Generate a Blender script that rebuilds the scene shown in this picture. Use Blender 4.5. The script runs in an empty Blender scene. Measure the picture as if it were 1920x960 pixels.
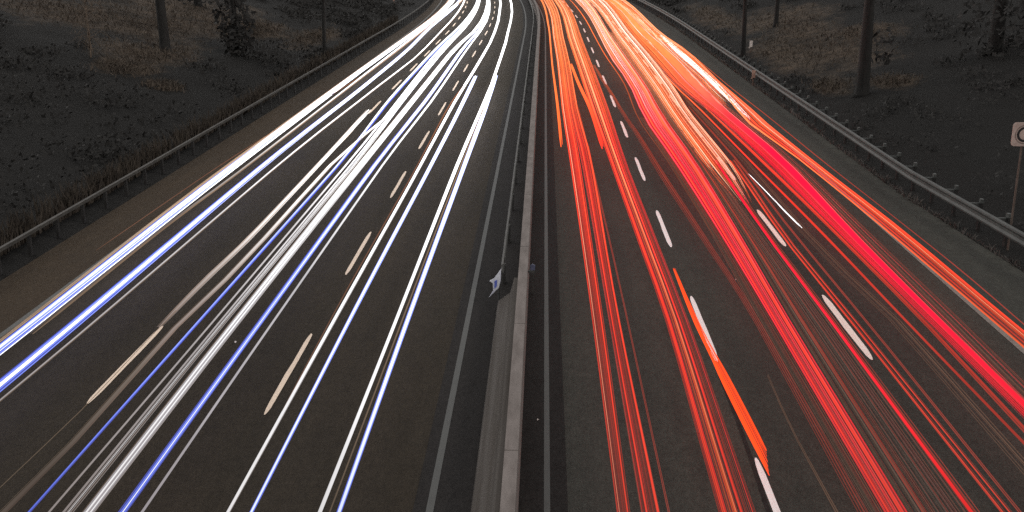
import bpy, math, random
from mathutils import Vector, noise as mnoise
S = bpy.context.scene; C = S.collection
# ------------------------------------------------------------------ camera (on an overbridge, 9 m above the road)
cam = bpy.data.cameras.new('camera'); cam.sensor_width = 36; cam.lens = 37.5; cam.clip_end = 4000
co = bpy.data.objects.new('camera', cam); C.objects.link(co)
co.location = (0, 0, 9.14); co.rotation_euler = (math.radians(90 - 16.909), 0, math.radians(1.699)); S.camera = co
# ------------------------------------------------------------------ night sky, very weak moon
Wd = bpy.data.worlds.new('World'); S.world = Wd; Wd.use_nodes = True
WN, WL = Wd.node_tree.nodes, Wd.node_tree.links
sky = WN.new('ShaderNodeTexSky'); sky.sky_type = 'NISHITA'; sky.sun_disc = False
sky.sun_elevation = math.radians(38); sky.sun_rotation = math.radians(-60)
hs = WN.new('ShaderNodeHueSaturation'); hs.inputs['Saturation'].default_value = .12
WL.new(sky.outputs[0], hs.inputs['Color'])
tn = WN.new('ShaderNodeMix'); tn.data_type = 'RGBA'; tn.blend_type = 'MULTIPLY'; tn.inputs[0].default_value = 1; tn.inputs[7].default_value = (1, .97, .93, 1)
WL.new(hs.outputs[0], tn.inputs[6]); WL.new(tn.outputs[2], WN['Background'].inputs['Color'])
WN['Background'].inputs['Strength'].default_value = 0.15
sun = bpy.data.lights.new('moon', 'SUN'); sun.energy = .62; sun.angle = math.radians(10); sun.color = (1, .95, .88)
so = bpy.data.objects.new('moon', sun); C.objects.link(so)
so.rotation_euler = (math.radians(52), 0, math.radians(60))
S.view_settings.view_transform = 'Standard'; S.view_settings.look = 'None'; S.view_settings.exposure = .32; S.view_settings.gamma = 1
S.view_settings.use_curve_mapping = False
S.cycles.use_denoising = False
S.cycles.max_bounces = 4; S.cycles.sample_clamp_indirect = 3
TRAILS = [
    ('broad white and blue headlight streak with beige fringe, outermost on the left', 0.65, [(14.4, -11.68, -11.28), (21.2, -11.78, -11.32), (38.5, -12.04, -11.49), (63.8, -11.97, -11.49), (78.1, -11.87, -11.37), (97.9, -11.73, -11.16), (142.0, -11.48, -10.51)], [('x', 'beige', 0.0, 0.012), ('x', 'beige', 0.07, 0.02), ('x', 'beige', 0.13, 0.014), ('x', 'beige', 0.19, 0.02), ('x', 'bluedeep', 0.27, 0.03), ('x', 'blue', 0.335, 0.045), ('x', 'white_edge', 0.46, 0.09), ('x', 'blue', 0.6, 0.045), ('x', 'white_edge', 0.69, 0.03), ('x', 'bluedeep', 0.76, 0.03), ('x', 'blue', 0.83, 0.04), ('x', 'white', 0.93, 0.03), ('x', 'white_far', 0.25, 0.1), ('x', 'white_far', 0.65, 0.18)], 1, 1.0, 'L', False, 0, None),
    ('hair thin orange thread along the shoulder side of the outermost streak', 0.65, [(28.1, -12.43, -12.4), (38.5, -12.3, -12.26), (42.2, -12.18, -12.14), (67.6, -11.15, -11.09)], [('x', 'ember', 0.5, 0.4)], 1, 1.0, 'L', True, 0, None),
    ('faint brownish white streak just right of the outermost broad streak', 0.65, [(21.7, -11.34, -11.17), (30.2, -11.42, -11.26), (38.5, -11.28, -11.14), (59.4, -11.22, -11.01), (78.5, -11.19, -10.84), (107.5, -11.11, -10.64), (142.1, -10.06, -9.44)], [('x', 'pale_far', 0.3, 0.25), ('x', 'ember_pale', 0.7, 0.2)], 1, 1.0, 'L', True, 0, None),
    ('white streak with strong blue edges, second broad one from the left guardrail', 0.65, [(18.3, -10.74, -10.41), (21.3, -10.72, -10.4), (38.5, -10.76, -10.47), (61.5, -10.47, -10.19), (78.5, -10.39, -10.08), (101.4, -10.76, -10.41), (142.1, -10.13, -9.65)], [('x', 'bluedeep', 0.05, 0.06), ('x', 'blue', 0.2, 0.08), ('x', 'white', 0.46, 0.15), ('x', 'blue', 0.68, 0.06), ('x', 'bluedeep', 0.8, 0.05), ('x', 'blue', 0.93, 0.05), ('x', 'white_far', 0.5, 0.4)], 1, 1.0, 'L', False, 0, None),
    ('thin dim white streak beside the second broad blue edged one', 0.65, [(18.2, -10.26, -10.19), (21.3, -10.21, -10.13), (38.5, -10.12, -10.0), (61.6, -9.55, -9.39), (78.5, -9.1, -8.95), (101.4, -9.29, -9.09), (142.1, -9.47, -9.19)], [('x', 'grey', 0.3, 0.3), ('x', 'ember_pale', 0.85, 0.12)], 1, 1.0, 'L', False, 0, None),
    ('short soft beige streak that begins abruptly near the second lane line and fades towards us', 0.65, [(22.2, -8.64, -8.51), (25.2, -8.67, -8.48), (29.4, -8.58, -8.38), (38.6, -8.64, -8.43), (52.7, -8.82, -8.55)], [('x', 'fade', 0.4, 0.2), ('x', 'fade_beige', 0.72, 0.1), ('x', 'fade', 0.88, 0.05), ('x', 'fade_beige', 0.1, 0.08)], 1, 1.0, 'L', True, 0, None),
    ('hair thin beige thread running out over the leftmost cream dash', 0.65, [(15.3, -8.62, -8.6), (18.1, -8.53, -8.51), (21.4, -8.57, -8.55), (25.2, -8.59, -8.57)], [('x', 'ember_pale', 0.5, 0.4)], 1, 1.0, 'L', False, 0, None),
    ('soft grey beige streak fading out at the lower left corner', 0.65, [(14.2, -8.27, -8.12), (17.2, -8.19, -8.04), (21.4, -8.29, -8.13), (27.2, -8.13, -7.94), (38.6, -8.18, -7.98), (52.9, -7.46, -7.3)], [('x', 'fade', 0.3, 0.14), ('x', 'fade', 0.56, 0.12), ('x', 'fade_beige', 0.8, 0.1), ('x', 'ember_pale', 0.06, 0.03)], 1, 1.0, 'L', False, 0, None),
    ('narrow blue streak crossing to the lower left, right of the soft grey one', 0.65, [(14.2, -7.84, -7.77), (21.3, -7.85, -7.75), (38.6, -7.87, -7.69), (59.4, -8.27, -8.0), (78.6, -8.31, -7.96), (101.4, -8.04, -7.65), (142.1, -7.81, -7.53)], [('x', 'blue', 0.35, 0.2), ('x', 'bluedeep', 0.7, 0.14), ('x', 'white_far', 0.3, 0.25)], 1, 1.0, 'L', False, 0, None),
    ('thin dim white thread right of the narrow blue streak', 0.65, [(14.3, -7.53, -7.48), (21.4, -7.51, -7.45), (38.6, -7.54, -7.44), (78.6, -7.96, -7.76), (101.4, -7.7, -7.5), (142.1, -7.67, -7.46)], [('x', 'grey', 0.5, 0.4)], 1, 1.0, 'L', False, 0, None),
    ('frayed white streak of several fine threads in the middle lane', 0.65, [(14.3, -7.31, -7.11), (21.4, -7.35, -7.14), (38.6, -7.36, -7.1), (59.5, -7.6, -7.31), (78.6, -7.7, -7.39), (101.5, -7.5, -7.2), (139.9, -7.57, -7.29)], [('x', 'grey', 0.08, 0.04), ('x', 'fade2', 0.2, 0.08), ('x', 'grey', 0.42, 0.05), ('x', 'white_soft', 0.54, 0.025), ('x', 'fade2', 0.68, 0.05), ('x', 'ember_pale', 0.8, 0.025), ('x', 'fade2', 0.88, 0.03), ('x', 'white_far', 0.5, 0.42)], 1, 1.0, 'L', False, 0, None),
    ('wide soft white streak, the widest in the middle lane', 0.65, [(14.3, -7.0, -6.79), (21.4, -7.07, -6.82), (38.6, -7.1, -6.76), (59.5, -7.04, -6.68), (78.6, -7.0, -6.61), (101.5, -6.35, -6.05), (139.9, -6.54, -6.27)], [('x', 'ember_pale', 0.03, 0.03), ('x', 'grey_bright', 0.16, 0.06), ('x', 'white_soft', 0.33, 0.1), ('x', 'grey_bright', 0.5, 0.08), ('x', 'white_soft', 0.64, 0.06), ('x', 'grey_bright', 0.76, 0.06), ('x', 'grey', 0.9, 0.05), ('x', 'white_far', 0.5, 0.42)], 1, 1.0, 'L', False, 0, None),
    ('saturated blue and white streak in the middle lane, right of the widest soft one', 0.65, [(14.3, -6.45, -6.31), (21.4, -6.46, -6.32), (38.6, -6.5, -6.3), (59.5, -6.29, -6.05), (78.6, -6.32, -6.05), (101.5, -5.98, -5.73), (140.0, -6.41, -6.2)], [('x', 'bluedeep', 0.1, 0.07), ('x', 'blue', 0.3, 0.11), ('x', 'white_edge', 0.53, 0.07), ('x', 'blue', 0.76, 0.11), ('x', 'bluedeep', 0.93, 0.05), ('x', 'white_far', 0.45, 0.36)], 1, 1.0, 'L', False, 0, None),
    ('single thin white streak, last before the inner lane line', 0.65, [(14.3, -6.11, -6.05), (21.4, -6.14, -6.07), (38.7, -6.15, -6.05), (59.5, -5.92, -5.77), (78.6, -5.91, -5.76), (101.5, -5.73, -5.58), (142.2, -6.31, -6.11)], [('x', 'grey_bright', 0.5, 0.4)], 1, 1.0, 'L', False, 0, None),
    ('faint brown thread beside the pair of streaks in the inner lane', 0.65, [(17.9, -4.8, -4.77), (24.6, -4.85, -4.81), (38.7, -4.8, -4.74), (53.0, -4.86, -4.78), (66.5, -4.47, -4.37)], [('x', 'ember', 0.5, 0.4)], 1, 1.0, 'L', True, 0, None),
    ('long curving white streak, left one of the pair by the inner lane line', 0.65, [(14.3, -4.8, -4.73), (21.4, -4.79, -4.69), (38.7, -4.72, -4.59), (53.0, -4.72, -4.56), (69.2, -4.56, -4.36), (75.9, -4.5, -4.29), (86.5, -4.42, -4.21), (101.5, -4.58, -4.33), (122.7, -4.87, -4.6), (142.2, -4.89, -4.61)], [('x', 'white_soft', 0.42, 0.34), ('x', 'grey', 0.9, 0.07)], 1, 1.0, 'L', False, 0, None),
    ('white and blue streak beginning abruptly, right one of the pair by the lane line', 0.65, [(14.3, -4.44, -4.37), (21.4, -4.44, -4.34), (38.7, -4.34, -4.18), (53.0, -4.29, -4.08), (65.8, -4.31, -4.05)], [('x', 'white_core', 0.45, 0.26), ('x', 'blue', 0.8, 0.14), ('x', 'blue', 0.12, 0.08)], 1, 1.0, 'L', False, 0, None),
    ('long curving white streak nearest the median, left of its companion', 0.65, [(14.4, -3.4, -3.33), (21.5, -3.37, -3.29), (38.7, -3.34, -3.2), (53.1, -3.2, -3.04), (64.8, -3.11, -2.93), (70.7, -3.14, -2.95), (82.4, -3.16, -2.95), (101.6, -3.37, -3.15), (125.3, -3.48, -3.24), (142.3, -3.57, -3.3)], [('x', 'white_soft', 0.5, 0.45)], 1, 1.0, 'L', False, 0, None),
    ('hair thin beige thread between the two streaks nearest the median', 0.65, [(14.4, -3.23, -3.2), (21.5, -3.21, -3.17), (38.7, -3.16, -3.1), (61.8, -2.96, -2.86)], [('x', 'ember_pale', 0.5, 0.4)], 1, 1.0, 'L', False, 0, None),
    ('white and blue streak nearest the median that begins abruptly', 0.65, [(14.4, -3.11, -3.03), (21.5, -3.12, -3.01), (38.7, -3.07, -2.91), (53.9, -3.03, -2.82), (66.1, -3.06, -2.83)], [('x', 'blue', 0.1, 0.1), ('x', 'white_core', 0.5, 0.3), ('x', 'blue', 0.9, 0.1)], 1, 1.0, 'L', False, 0, None),
    ('thin orange streak ending abruptly beside the median line', 0.8, [(42.1, 0.69, 0.81), (52.4, 0.65, 0.77), (61.4, 0.58, 0.69), (71.0, 0.5, 0.6), (94.4, 0.4, 0.52), (108.0, 0.27, 0.43), (139.9, 0.41, 0.62)], [('orange', 1)], 2, 0.95, 'R', True, 0, None),
    ('bright red band, the one nearest the median', 0.8, [(15.2, 1.15, 1.36), (22.5, 1.13, 1.39), (40.1, 1.01, 1.4), (53.1, 0.9, 1.3), (71.0, 0.88, 1.3), (94.5, 0.72, 1.19), (139.9, 0.75, 1.3)], [('red', 6), ('crimson', 1), ('pale', 0.4), ('x', 'red_hot', 0.05, 0.035), ('x', 'red_hot', 0.78, 0.05)], 23, 0.6400000000000001, 'R', False, 0, None),
    ('split red band right of the one nearest the median', 0.8, [(15.2, 1.51, 1.8), (22.5, 1.5, 1.76), (40.1, 1.44, 1.87), (53.1, 1.27, 1.7), (71.0, 1.3, 1.73), (94.5, 1.19, 1.6), (139.9, 1.3, 1.91)], [('red', 5), ('crimson', 1), ('ember', 1), ('x', 'red_hot', 0.88, 0.06), ('x', 'red_hot', 0.3, 0.03)], 23, 0.528, 'R', False, 0, None),
    ('dim single red thread in the middle of the inner lane', 0.8, [(15.3, 1.92, 1.96), (22.6, 1.91, 1.95), (40.1, 1.79, 1.87), (53.1, 1.7, 1.76)], [('ember_red', 1)], 2, 0.8, 'R', False, 0, None),
    ('broad red band beside the inner dashed line', 0.8, [(15.3, 2.69, 3.25), (22.6, 2.77, 3.29), (29.1, 2.68, 3.24), (40.1, 2.52, 3.15), (53.1, 2.33, 3.21), (71.0, 2.15, 3.17), (94.5, 1.93, 3.09), (139.9, 2.05, 3.41)], [('red', 8), ('crimson', 1.5), ('ember_red', 3), ('amber', 1.2), ('pale', 0.3), ('x', 'red_hot', 0.14, 0.045), ('x', 'amber', 0.45, 0.035), ('x', 'red_hot', 0.62, 0.03)], 44, 0.5599999999999999, 'R', False, 0, None),
    ('short orange red streak that ends against the broad red band', 0.8, [(42.1, 2.35, 2.48), (50.8, 2.27, 2.42), (62.6, 1.91, 2.07), (71.0, 1.73, 1.88)], [('red', 1)], 2, 0.95, 'R', True, 0, None),
    ('dusky dark red ribbon running across the middle lane', 0.8, [(15.3, 4.77, 4.91), (22.6, 4.75, 4.87), (29.1, 4.51, 4.67), (38.3, 4.14, 4.35), (45.2, 3.97, 4.15), (50.9, 3.74, 3.9), (56.4, 3.59, 3.76), (63.6, 3.36, 3.52), (70.5, 3.18, 3.32)], [('ember_red', 1)], 11, 0.496, 'R', False, 0, None),
    ('thin orange streak along the left side of the pink and crimson band', 0.8, [(29.1, 4.87, 4.94), (40.2, 4.68, 4.76), (50.0, 4.38, 4.48), (60.9, 4.55, 4.67), (77.5, 4.24, 4.36), (94.6, 4.11, 4.25), (121.6, 4.01, 4.19), (140.0, 4.09, 4.23)], [('orange_dim', 1)], 2, 0.9, 'R', True, 0, None),
    ('wide pink and crimson band in the centre of the right carriageway', 0.8, [(15.3, 5.16, 5.53), (22.7, 5.16, 5.58), (28.6, 5.13, 5.69), (40.2, 4.96, 5.82), (50.0, 4.71, 5.73), (60.9, 4.86, 5.85), (77.6, 4.58, 5.77), (94.6, 4.62, 5.64), (140.0, 4.78, 6.41)], [('crimson', 7), ('red', 2), ('rose', 6), ('pale_hot', 1.6), ('x', 'rose', 0.8, 0.03), ('x', 'red_hot', 0.2, 0.03), ('x', 'red_hot', 0.72, 0.06)], 51, 0.76, 'R', False, 0, None),
    ('dim haze of dark red threads left of the pink and crimson band', 0.8, [(15.3, 4.93, 5.19), (22.6, 4.85, 5.2), (28.6, 4.86, 5.17), (40.2, 4.72, 5.0), (50.0, 4.48, 4.76)], [('ember_red', 2), ('ember', 2)], 20, 0.272, 'R', False, 0, None),
    ('dim tan and red threads right of the pink and crimson band', 0.8, [(15.4, 5.53, 6.41), (22.7, 5.6, 6.42), (28.6, 5.71, 6.36), (40.2, 5.8, 6.3), (50.0, 5.68, 6.03), (60.9, 5.82, 6.1), (77.6, 5.73, 6.04), (94.6, 5.64, 5.96)], [('ember', 5), ('tan', 3), ('ember_red', 3), ('x', 'ember_red', 0.25, 0.02), ('x', 'red', 0.3, 0.008)], 51, 0.272, 'R', False, 0, None),
    ('dazzling orange and white mass over the outer dashed line', 0.8, [(33.5, 6.3, 6.76), (40.2, 6.04, 7.12), (50.0, 6.01, 7.09), (60.9, 6.07, 7.34), (77.6, 6.04, 7.49), (94.6, 5.96, 7.44), (140.0, 6.41, 8.52)], [('orange', 6), ('amber', 4), ('pale', 4.5), ('red', 1), ('x', 'pale_hot', 0.7, 0.018)], 57, 0.7200000000000001, 'R', True, 0, (0.64, 0.83, 0.3)),
    ('sheaf of red threads beside the outer dashed line in the foreground', 0.8, [(15.4, 6.42, 7.09), (22.7, 6.42, 7.06), (28.7, 6.39, 7.01), (35.0, 6.43, 7.18), (40.2, 6.51, 7.32)], [('red', 3), ('ember_red', 5), ('x', 'red_hot', 0.76, 0.03), ('x', 'crimson', 0.08, 0.05), ('x', 'red_hot', 0.93, 0.015)], 37, 0.4, 'R', False, 0, (0.3, 0.7, 1)),
    ('single thin red thread right of the sheaf beside the outer dashed line', 0.8, [(15.4, 7.19, 7.24), (22.7, 7.24, 7.29), (28.7, 7.23, 7.29), (40.3, 7.36, 7.44), (53.3, 7.22, 7.27)], [('ember_red', 1)], 2, 0.8, 'R', False, 0, None),
    ('fine needle thin white streak with a sharp end in the outer lane', 0.8, [(30.5, 7.6, 7.65), (32.2, 7.53, 7.58), (35.0, 7.47, 7.5), (38.2, 7.37, 7.39)], [('x', 'white_soft', 0.5, 0.5)], 1, 1, 'R', True, 0, None),
    ('faint brown threads in the gap of the outer lane', 0.8, [(15.4, 7.73, 8.03), (22.7, 7.77, 8.07), (28.7, 7.45, 7.75), (40.3, 7.53, 7.81), (53.3, 7.35, 7.51), (61.0, 7.34, 7.46)], [('ember', 1)], 8, 0.24, 'R', False, 0, None),
    ('lone bright red thread left of the crimson band in the outer lane', 0.8, [(17.4, 8.21, 8.28), (22.7, 8.14, 8.21), (28.7, 8.08, 8.17), (40.3, 7.87, 7.95), (53.3, 7.65, 7.73), (61.0, 7.4, 7.49), (71.2, 7.28, 7.35)], [('red', 1)], 2, 0.95, 'R', False, 0, None),
    ('deep red pair of threads hugging the crimson band in the outer lane', 0.8, [(18.2, 8.38, 8.55), (22.8, 8.45, 8.61), (28.7, 8.4, 8.57), (40.3, 8.2, 8.4), (53.3, 7.94, 8.07)], [('red', 2), ('ember_red', 1)], 4, 0.7, 'R', False, 0, None),
    ('vivid crimson band in the outer lane', 0.8, [(18.4, 8.67, 8.99), (22.8, 8.64, 8.98), (28.7, 8.57, 9.03), (40.3, 8.46, 9.28), (53.3, 8.04, 8.97), (61.0, 7.46, 9.03), (77.6, 7.45, 9.17), (94.6, 7.4, 8.97), (140.1, 8.39, 9.75)], [('ruby', 8), ('rose', 1.4), ('ruby_dark', 3.5), ('red', 2), ('x', 'ruby', 0.75, 0.18), ('x', 'rose', 0.98, 0.02)], 37, 0.6880000000000001, 'R', False, 0, None),
    ('dusky rose red veil of threads right of the vivid crimson band', 0.8, [(18.7, 8.94, 9.34), (22.8, 9.0, 9.41), (28.7, 9.05, 9.46), (40.3, 9.28, 9.6), (53.3, 9.0, 9.21)], [('ember_red', 3), ('ember', 2), ('rose', 0.6)], 23, 0.4, 'R', False, 0, None),
    ('glaring white streak among the orange ones near the right shoulder', 0.8, [(49.4, 9.53, 9.68), (52.5, 9.52, 9.78), (57.9, 9.51, 9.94), (64.8, 9.56, 10.07), (71.0, 9.52, 10.05), (77.7, 9.48, 10.05), (92.2, 9.69, 9.92)], [('white_soft', 4), ('pale', 2.5), ('orange', 2.5), ('grey_bright', 2)], 23, 0.496, 'R', True, 0, None),
    ('orange and red band, outermost broad one beside the right shoulder', 0.8, [(20.9, 10.09, 10.56), (22.8, 10.08, 10.52), (28.8, 10.03, 10.54), (40.3, 9.79, 10.29), (50.1, 9.31, 10.19), (53.3, 9.48, 10.25), (61.1, 9.88, 10.21), (77.7, 10.05, 10.51), (94.7, 9.07, 10.09), (140.1, 9.75, 11.18)], [('orange', 4), ('red', 6), ('crimson', 1), ('pale', 0.7), ('x', 'amber', 0.06, 0.06), ('x', 'red_hot', 0.93, 0.06)], 34, 0.6400000000000001, 'R', False, 0, None),
    ('orange fill of threads between the crimson band and the white streak', 0.8, [(52.5, 8.66, 9.55), (57.9, 8.59, 9.51), (64.7, 8.66, 9.62), (77.7, 8.33, 9.55), (94.7, 7.95, 9.81), (140.1, 9.0, 10.09)], [('orange', 4), ('amber', 3), ('pale', 2.2), ('ruby_dark', 2)], 34, 0.6000000000000001, 'R', True, 0, None),
    ('hair thin orange thread, outermost of all on the right', 0.8, [(22.2, 10.65, 10.72), (26.8, 10.73, 10.8), (32.3, 10.69, 10.75), (40.4, 10.58, 10.66), (50.2, 10.54, 10.62), (61.1, 10.42, 10.48), (74.4, 10.44, 10.49)], [('ember_red', 1)], 1, 0.9, 'R', False, 0, None),
    ('thick glowing orange streak with a slanted end beside the inner dashed line', 0.8, [(15.4, 3.66, 3.83), (17.2, 3.57, 3.77), (19.6, 3.48, 3.66), (20.2, 3.47, 3.62), (21.3, 3.43, 3.55), (22.6, 3.39, 3.5), (24.3, 3.38, 3.46), (26.4, 3.38, 3.43)], [('orange_slab', 8), ('ember_slab', 1.5), ('x', 'orange_slab', 0.06, 0.07), ('x', 'orange_slab', 0.94, 0.06)], 24, 1.3, 'R', True, 0.24, None),
    ('faint short red thread rising in the lower middle lane', 0.8, [(14.7, 4.42, 4.46), (17.2, 4.38, 4.4), (19.5, 4.43, 4.46)], [('ember', 1)], 2, 0.8, 'R', False, 0, None),
]
# ------------------------------------------------------------------ helpers
def cx(Y):                                   # the carriageways bend gently to the left beyond 100 m
    return -max(0.0, Y - 100.0) ** 2 / 1800.0
def col3(h):
    return tuple(h) + (1.0,)
def link(o, parent=None):
    C.objects.link(o)
    if parent: o.parent = parent
    return o
def mesh_obj(name, verts, faces, mat, parent=None, smooth=False, mats=None, midx=None):
    me = bpy.data.meshes.new(name)
    me.from_pydata(verts, [], faces)
    for m in (mats or [mat]): me.materials.append(m)
    if midx: me.polygons.foreach_set('material_index', midx)
    if smooth: me.polygons.foreach_set('use_smooth', [True] * len(me.polygons))
    me.update()
    return link(bpy.data.objects.new(name, me), parent)
def thing(name, label, cat, loc=(0, 0, 0), rotz=0, group=None):
    o = bpy.data.objects.new(name, None); C.objects.link(o)
    o.empty_display_size = .2
    o.location = loc; o.rotation_euler = (0, 0, rotz)
    return tag(o, label, cat, group)
def tag(o, label, cat, group=None):
    o['label'] = label; o['category'] = cat
    if group: o['group'] = group
    return o
def structure(o): o['kind'] = 'structure'; return o
def stuff(o): o['kind'] = 'stuff'; return o
class MB:
    def __init__(s): s.v = []; s.f = []
    def box(s, x0, x1, y0, y1, z0, z1):
        b = len(s.v)
        s.v += [(x, y, z) for z in (z0, z1) for y in (y0, y1) for x in (x0, x1)]
        s.f += [tuple(b + i for i in q) for q in ((0, 2, 3, 1), (4, 5, 7, 6), (0, 1, 5, 4), (1, 3, 7, 5), (3, 2, 6, 7), (2, 0, 4, 6))]
    def tube(s, pts, rad, n=6, cap=True):
        b = len(s.v); P = [Vector(p) for p in pts]
        for i, p in enumerate(P):
            d = (P[min(i + 1, len(P) - 1)] - P[max(i - 1, 0)]).normalized()
            a = d.cross(Vector((0, 0, 1)) if abs(d.z) < .9 else Vector((1, 0, 0))).normalized(); c = d.cross(a)
            for k in range(n):
                t = 2 * math.pi * k / n
                s.v.append(tuple(p + (a * math.cos(t) + c * math.sin(t)) * rad[i]))
        for i in range(len(P) - 1):
            for k in range(n):
                s.f.append((b + i * n + k, b + i * n + (k + 1) % n, b + (i + 1) * n + (k + 1) % n, b + (i + 1) * n + k))
        if cap:
            s.f.append(tuple(b + k for k in range(n))[::-1]); e = b + (len(P) - 1) * n
            s.f.append(tuple(e + k for k in range(n)))
    def strip(s, prof, ys, off=lambda Y: 0.0, closed=True):
        """extrude a cross-section [(x,z)...] along the bending road"""
        b = len(s.v); n = len(prof)
        for Y in ys:
            o = cx(Y) + off(Y)
            s.v += [(x + o, Y, z) for x, z in prof]
        for i in range(len(ys) - 1):
            for k in range(n if closed else n - 1):
                k2 = (k + 1) % n
                s.f.append((b + i * n + k, b + i * n + k2, b + (i + 1) * n + k2, b + (i + 1) * n + k))
        if closed:
            s.f.append(tuple(b + k for k in range(n)))
            e = b + (len(ys) - 1) * n
            s.f.append(tuple(e + k for k in range(n))[::-1])
    def obj(s, name, mat, parent=None, smooth=False): return mesh_obj(name, s.v, s.f, mat, parent, smooth)
def frange(a, b, st):
    n = max(1, int(round((b - a) / st)))
    return [a + (b - a) * i / n for i in range(n + 1)]
YS = frange(-40, 60, 5) + frange(63, 340, 4)[0:]

# ------------------------------------------------------------------ materials
def mat(name):
    m = bpy.data.materials.new(name); m.use_nodes = True
    return m, m.node_tree.nodes, m.node_tree.links, m.node_tree.nodes['Principled BSDF']
def noise(N, Lk, scale, detail=4, rough=.6, vec=None):
    t = N.new('ShaderNodeTexNoise'); t.inputs['Scale'].default_value = scale
    t.inputs['Detail'].default_value = detail; t.inputs['Roughness'].default_value = rough
    if vec: Lk.new(vec, t.inputs['Vector'])
    return t.outputs['Fac']
def mapping(N, Lk, scale):
    g = N.new('ShaderNodeNewGeometry'); mp = N.new('ShaderNodeMapping'); mp.inputs['Scale'].default_value = scale
    Lk.new(g.outputs['Position'], mp.inputs['Vector']); return mp.outputs['Vector']
def ramp(N, Lk, fac, stops):
    r = N.new('ShaderNodeValToRGB'); e = r.color_ramp.elements
    while len(e) < len(stops): e.new(.5)
    for q, (p, c) in zip(e, stops): q.position = p; q.color = col3(c)
    Lk.new(fac, r.inputs['Fac']); return r.outputs['Color']
def mixc(N, Lk, fac, a, b, mode='MIX'):
    m = N.new('ShaderNodeMix'); m.data_type = 'RGBA'; m.blend_type = mode
    for sock, v in ((m.inputs[0], fac), (m.inputs[6], a), (m.inputs[7], b)):
        if hasattr(v, 'links') or hasattr(v, 'is_linked'): Lk.new(v, sock)
        elif isinstance(v, (int, float)): sock.default_value = v
        else: sock.default_value = col3(v)
    return m.outputs[2]
def bump(N, Lk, B, h, st, dist=.02):
    b = N.new('ShaderNodeBump'); b.inputs['Strength'].default_value = st; b.inputs['Distance'].default_value = dist
    Lk.new(h, b.inputs['Height']); Lk.new(b.outputs['Normal'], B.inputs['Normal'])
K_ = .8            # all weathered surfaces one step darker
def sc3(c, k=None): return tuple(v * (K_ if k is None else k) for v in c)
def rough_mat(name, c0, c1, scale=(1, 1, 1), ns=6., grain=0., gs=60., roughness=.85, metal=0., bs=0., spec=.3, fine=None):
    m, N, Lk, B = mat(name)
    f = noise(N, Lk, ns, 5, .6, mapping(N, Lk, scale))
    c = ramp(N, Lk, f, [(.32, sc3(c0)), (.68, sc3(c1))])
    if grain:
        g = noise(N, Lk, gs, 2, .7, mapping(N, Lk, (1, 1, 1)))
        c = mixc(N, Lk, 1.0, c, ramp(N, Lk, g, [(.3, (1 - grain,) * 3), (.7, (1 + grain,) * 3)]), 'MULTIPLY')
    Lk.new(c, B.inputs['Base Color'])
    B.inputs['Roughness'].default_value = roughness; B.inputs['Metallic'].default_value = metal
    B.inputs['Specular IOR Level'].default_value = spec
    if bs: bump(N, Lk, B, f, bs)
    return m
# asphalt: fine grain, faint long wheel-track streaks, blotchy repairs
def asphalt(name, c0, c1, tint):
    m, N, Lk, B = mat(name)
    f = noise(N, Lk, 1.0, 6, .65, mapping(N, Lk, (.9, .06, 1)))
    b2 = noise(N, Lk, .35, 4, .6, mapping(N, Lk, (1, .35, 1)))
    c = ramp(N, Lk, f, [(.3, sc3(c0)), (.7, sc3(c1))])
    c = mixc(N, Lk, 1.0, c, ramp(N, Lk, b2, [(.3, (.86, .86, .87)), (.7, tint)]), 'MULTIPLY')
    g = noise(N, Lk, 38., 3, .8, mapping(N, Lk, (1, .8, 1)))
    c = mixc(N, Lk, 1.0, c, ramp(N, Lk, g, [(.3, (.5, .5, .5)), (.72, (1.55, 1.52, 1.48))]), 'MULTIPLY')
    for sc_, a_lo in ((11., .8), (3.2, .88)):
        g2 = noise(N, Lk, sc_, 3, .8, mapping(N, Lk, (1, .45, 1)))
        c = mixc(N, Lk, 1.0, c, ramp(N, Lk, g2, [(.3, (a_lo,) * 3), (.7, (2 - a_lo,) * 3)]), 'MULTIPLY')
    Lk.new(c, B.inputs['Base Color']); B.inputs['Roughness'].default_value = .8; B.inputs['Specular IOR Level'].default_value = .08
    bump(N, Lk, B, g, .35, .01)
    return m
M_asph_l = asphalt('asphalt_warm', (.0370, .0302, .0225), (.0460, .0380, .0288), (1.12, 1.06, 1.0))
M_asph_r = asphalt('asphalt_grey', (.0570, .0570, .0510), (.0690, .0695, .0620), (1.08, 1.08, 1.05))
M_asph_d = asphalt('asphalt_dark_patch', (.0255, .0235, .0225), (.0345, .0315, .0305), (1.1, 1.07, 1.06))
M_asph_s = asphalt('asphalt_shoulder', (.0475, .0350, .0235), (.0625, .0468, .0320), (1.15, 1.09, 1.03))
def paint(name, c0, c1, lo=.42, hi=.6):
    m, N, Lk, B = mat(name)
    w = noise(N, Lk, 6., 6, .75, mapping(N, Lk, (1, .35, 1)))
    c = ramp(N, Lk, w, [(lo - .12, c1), (hi - .1, c0)])
    g = noise(N, Lk, 38., 3, .8, mapping(N, Lk, (1, 1, 1)))
    c = mixc(N, Lk, 1.0, c, ramp(N, Lk, g, [(.3, (.92, .92, .92)), (.7, (1.04, 1.04, 1.04))]), 'MULTIPLY')
    Lk.new(c, B.inputs['Base Color']); B.inputs['Roughness'].default_value = .6
    return m
M_paint_w = paint('paint_white', (.97, .95, .94), (.82, .78, .76), .3, .48)
M_paint_p = paint('paint_ivory', (.97, .90, .82), (.85, .74, .66), .3, .48)
M_paint_b = paint('paint_cream', (.90, .71, .54), (.74, .57, .43))
M_paint_g = paint('paint_worn_grey', (.056, .056, .051), (.040, .039, .036))
M_paint_e = paint('paint_worn_shoulder', (.2, .18, .155), (.10, .09, .08))
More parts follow.
